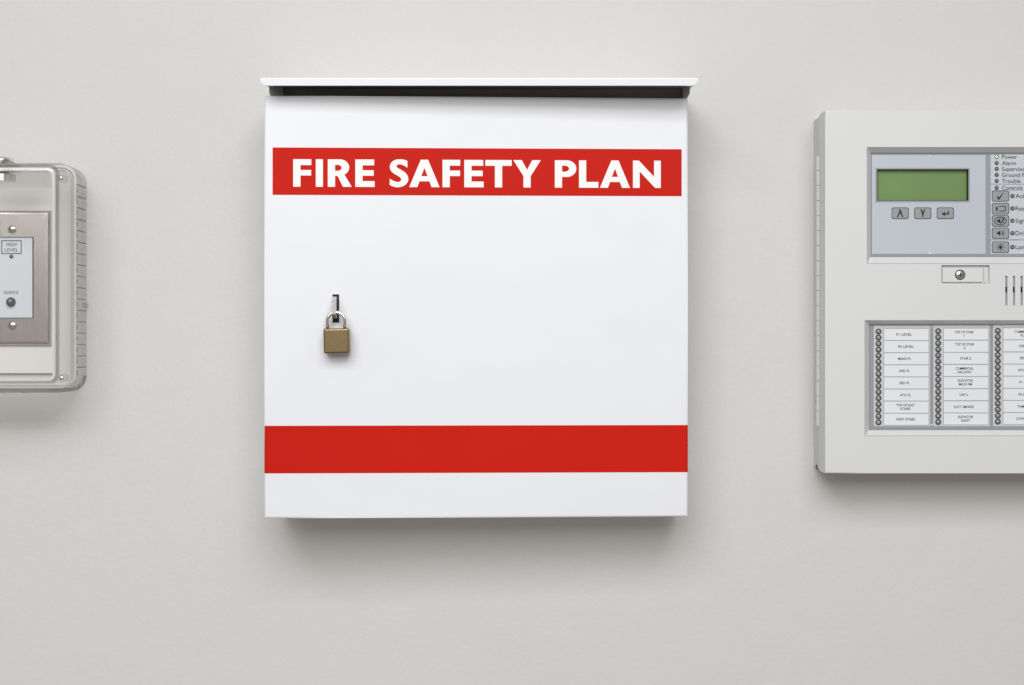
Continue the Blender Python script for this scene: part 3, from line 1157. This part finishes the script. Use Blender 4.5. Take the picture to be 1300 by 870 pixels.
bm = bmesh.new()
rings = [shell_ring(bm, *p) for p in prof_o]
inner = [shell_ring(bm, *p) for p in prof_i]
m = len(rings[0])
for A, B in list(zip(rings, rings[1:])) + list(zip(inner, inner[1:])) + [(inner[-1], rings[0])]:
    for i in range(m):
        j = (i + 1) % m
        bm.faces.new((A[i], A[j], B[j], B[i]))
bm.faces.new(rings[-1])
bm.faces.new(inner[0])
shell = build('cover_shell', bm, 'clear', cv)
for p in shell.data.polygons:
    p.use_smooth = len(p.vertices) == 4
# added rings: painted highlight lines at front edge and flange, grey band beside
bm = bmesh.new()
q_ = 0.0012
ring_wall(bm, (fx0 + 0.0027, fx1 - 0.0027, fz0 + 0.0027, fz1 - 0.0027), (fx0 + 0.0046, fx1 - 0.0046, fz0 + 0.0046, fz1 - 0.0046), YC + T + 0.0012, YC + T + 0.0030, 0.0048, 0.0030)
build('front_highlight_ring', bm, 'bead', cv)
bm = bmesh.new()
ring_wall(bm, (fx0 + 0.0005, fx1 - 0.0005, fz0 + 0.0005, fz1 - 0.0005), (fx0 + 0.0022, fx1 - 0.0022, fz0 + 0.0022, fz1 - 0.0022), YC + 0.0052, YC + 0.0080, 0.0070, 0.0053)
build('edge_grey_ring', bm, 'edgewall', cv)
bm = bmesh.new()
ring_wall(bm, (fx0 - 0.0030, fx1 + 0.0030, fz0 - 0.0030, fz1 + 0.0030), (fx0 - 0.0018, fx1 + 0.0018, fz0 - 0.0018, fz1 + 0.0018), YS - 0.0031, YS - 0.0006, 0.0105, 0.0093)
build('flange_highlight_ring', bm, 'bead', cv)
# corner posts with bright screws
for px, py in ((76.5, 226.0), (77.5, 480.0)):
    y_ = -0.045
    w_ = W(px, py, y_)
    bm = bmesh.new()
    lathe(bm, (w_.x, YS, w_.z), [(0.0030, 0.0), (0.0030, 0.008), (0.0026, 0.0092)], 'Y', 16)
    build('corner_post', bm, 'clearedge', cv)
    bm = bmesh.new()
    lathe(bm, (w_.x, YS - 0.0093, w_.z), [(0.0021, 0.0), (0.0021, 0.0006), (0.0015, 0.0013), (0.0004, 0.0016)], 'Y', 16)
    build('corner_screw', bm, 'chrome', cv, smooth=True)
# chrome lock through the top wall
ylk = -0.056
w_ = W(1, 207, ylk)
ztop = fz1
bm = bmesh.new()
lathe(bm, (w_.x, ylk, ztop), [(0.0140, 0.0001), (0.0140, 0.0012), (0.0128, 0.0024), (0.0098, 0.0026)], 'Z', 32)
lockp = build('lock_collar', bm, 'clearedge', cv)
bm = bmesh.new()
lathe(bm, (w_.x, ylk, ztop + 0.0020), [(0.0100, 0), (0.0100, 0.0030), (0.0094, 0.0042), (0.0074, 0.0050), (0.001, 0.0054)], 'Z', 32)
build('lock_cap', bm, 'chrome', lockp, smooth=True)
bm = bmesh.new()
lathe(bm, (w_.x, ylk, ztop - 0.0114), [(0.0066, 0), (0.0066, 0.0085)], 'Z', 24)
build('lock_barrel', bm, 'chrome', lockp, smooth=True)
bm = bmesh.new()
lathe(bm, (w_.x, ylk, ztop - 0.0120), [(0.0118, 0), (0.0118, 0.0055)], 'Z', 6)
build('lock_nut', bm, 'zinc', lockp)
bm = bmesh.new()
lathe(bm, (w_.x, ylk, ztop - 0.0052), [(0.0155, 0), (0.0155, 0.0010)], 'Z', 28)
build('lock_washer', bm, 'zinc', lockp)
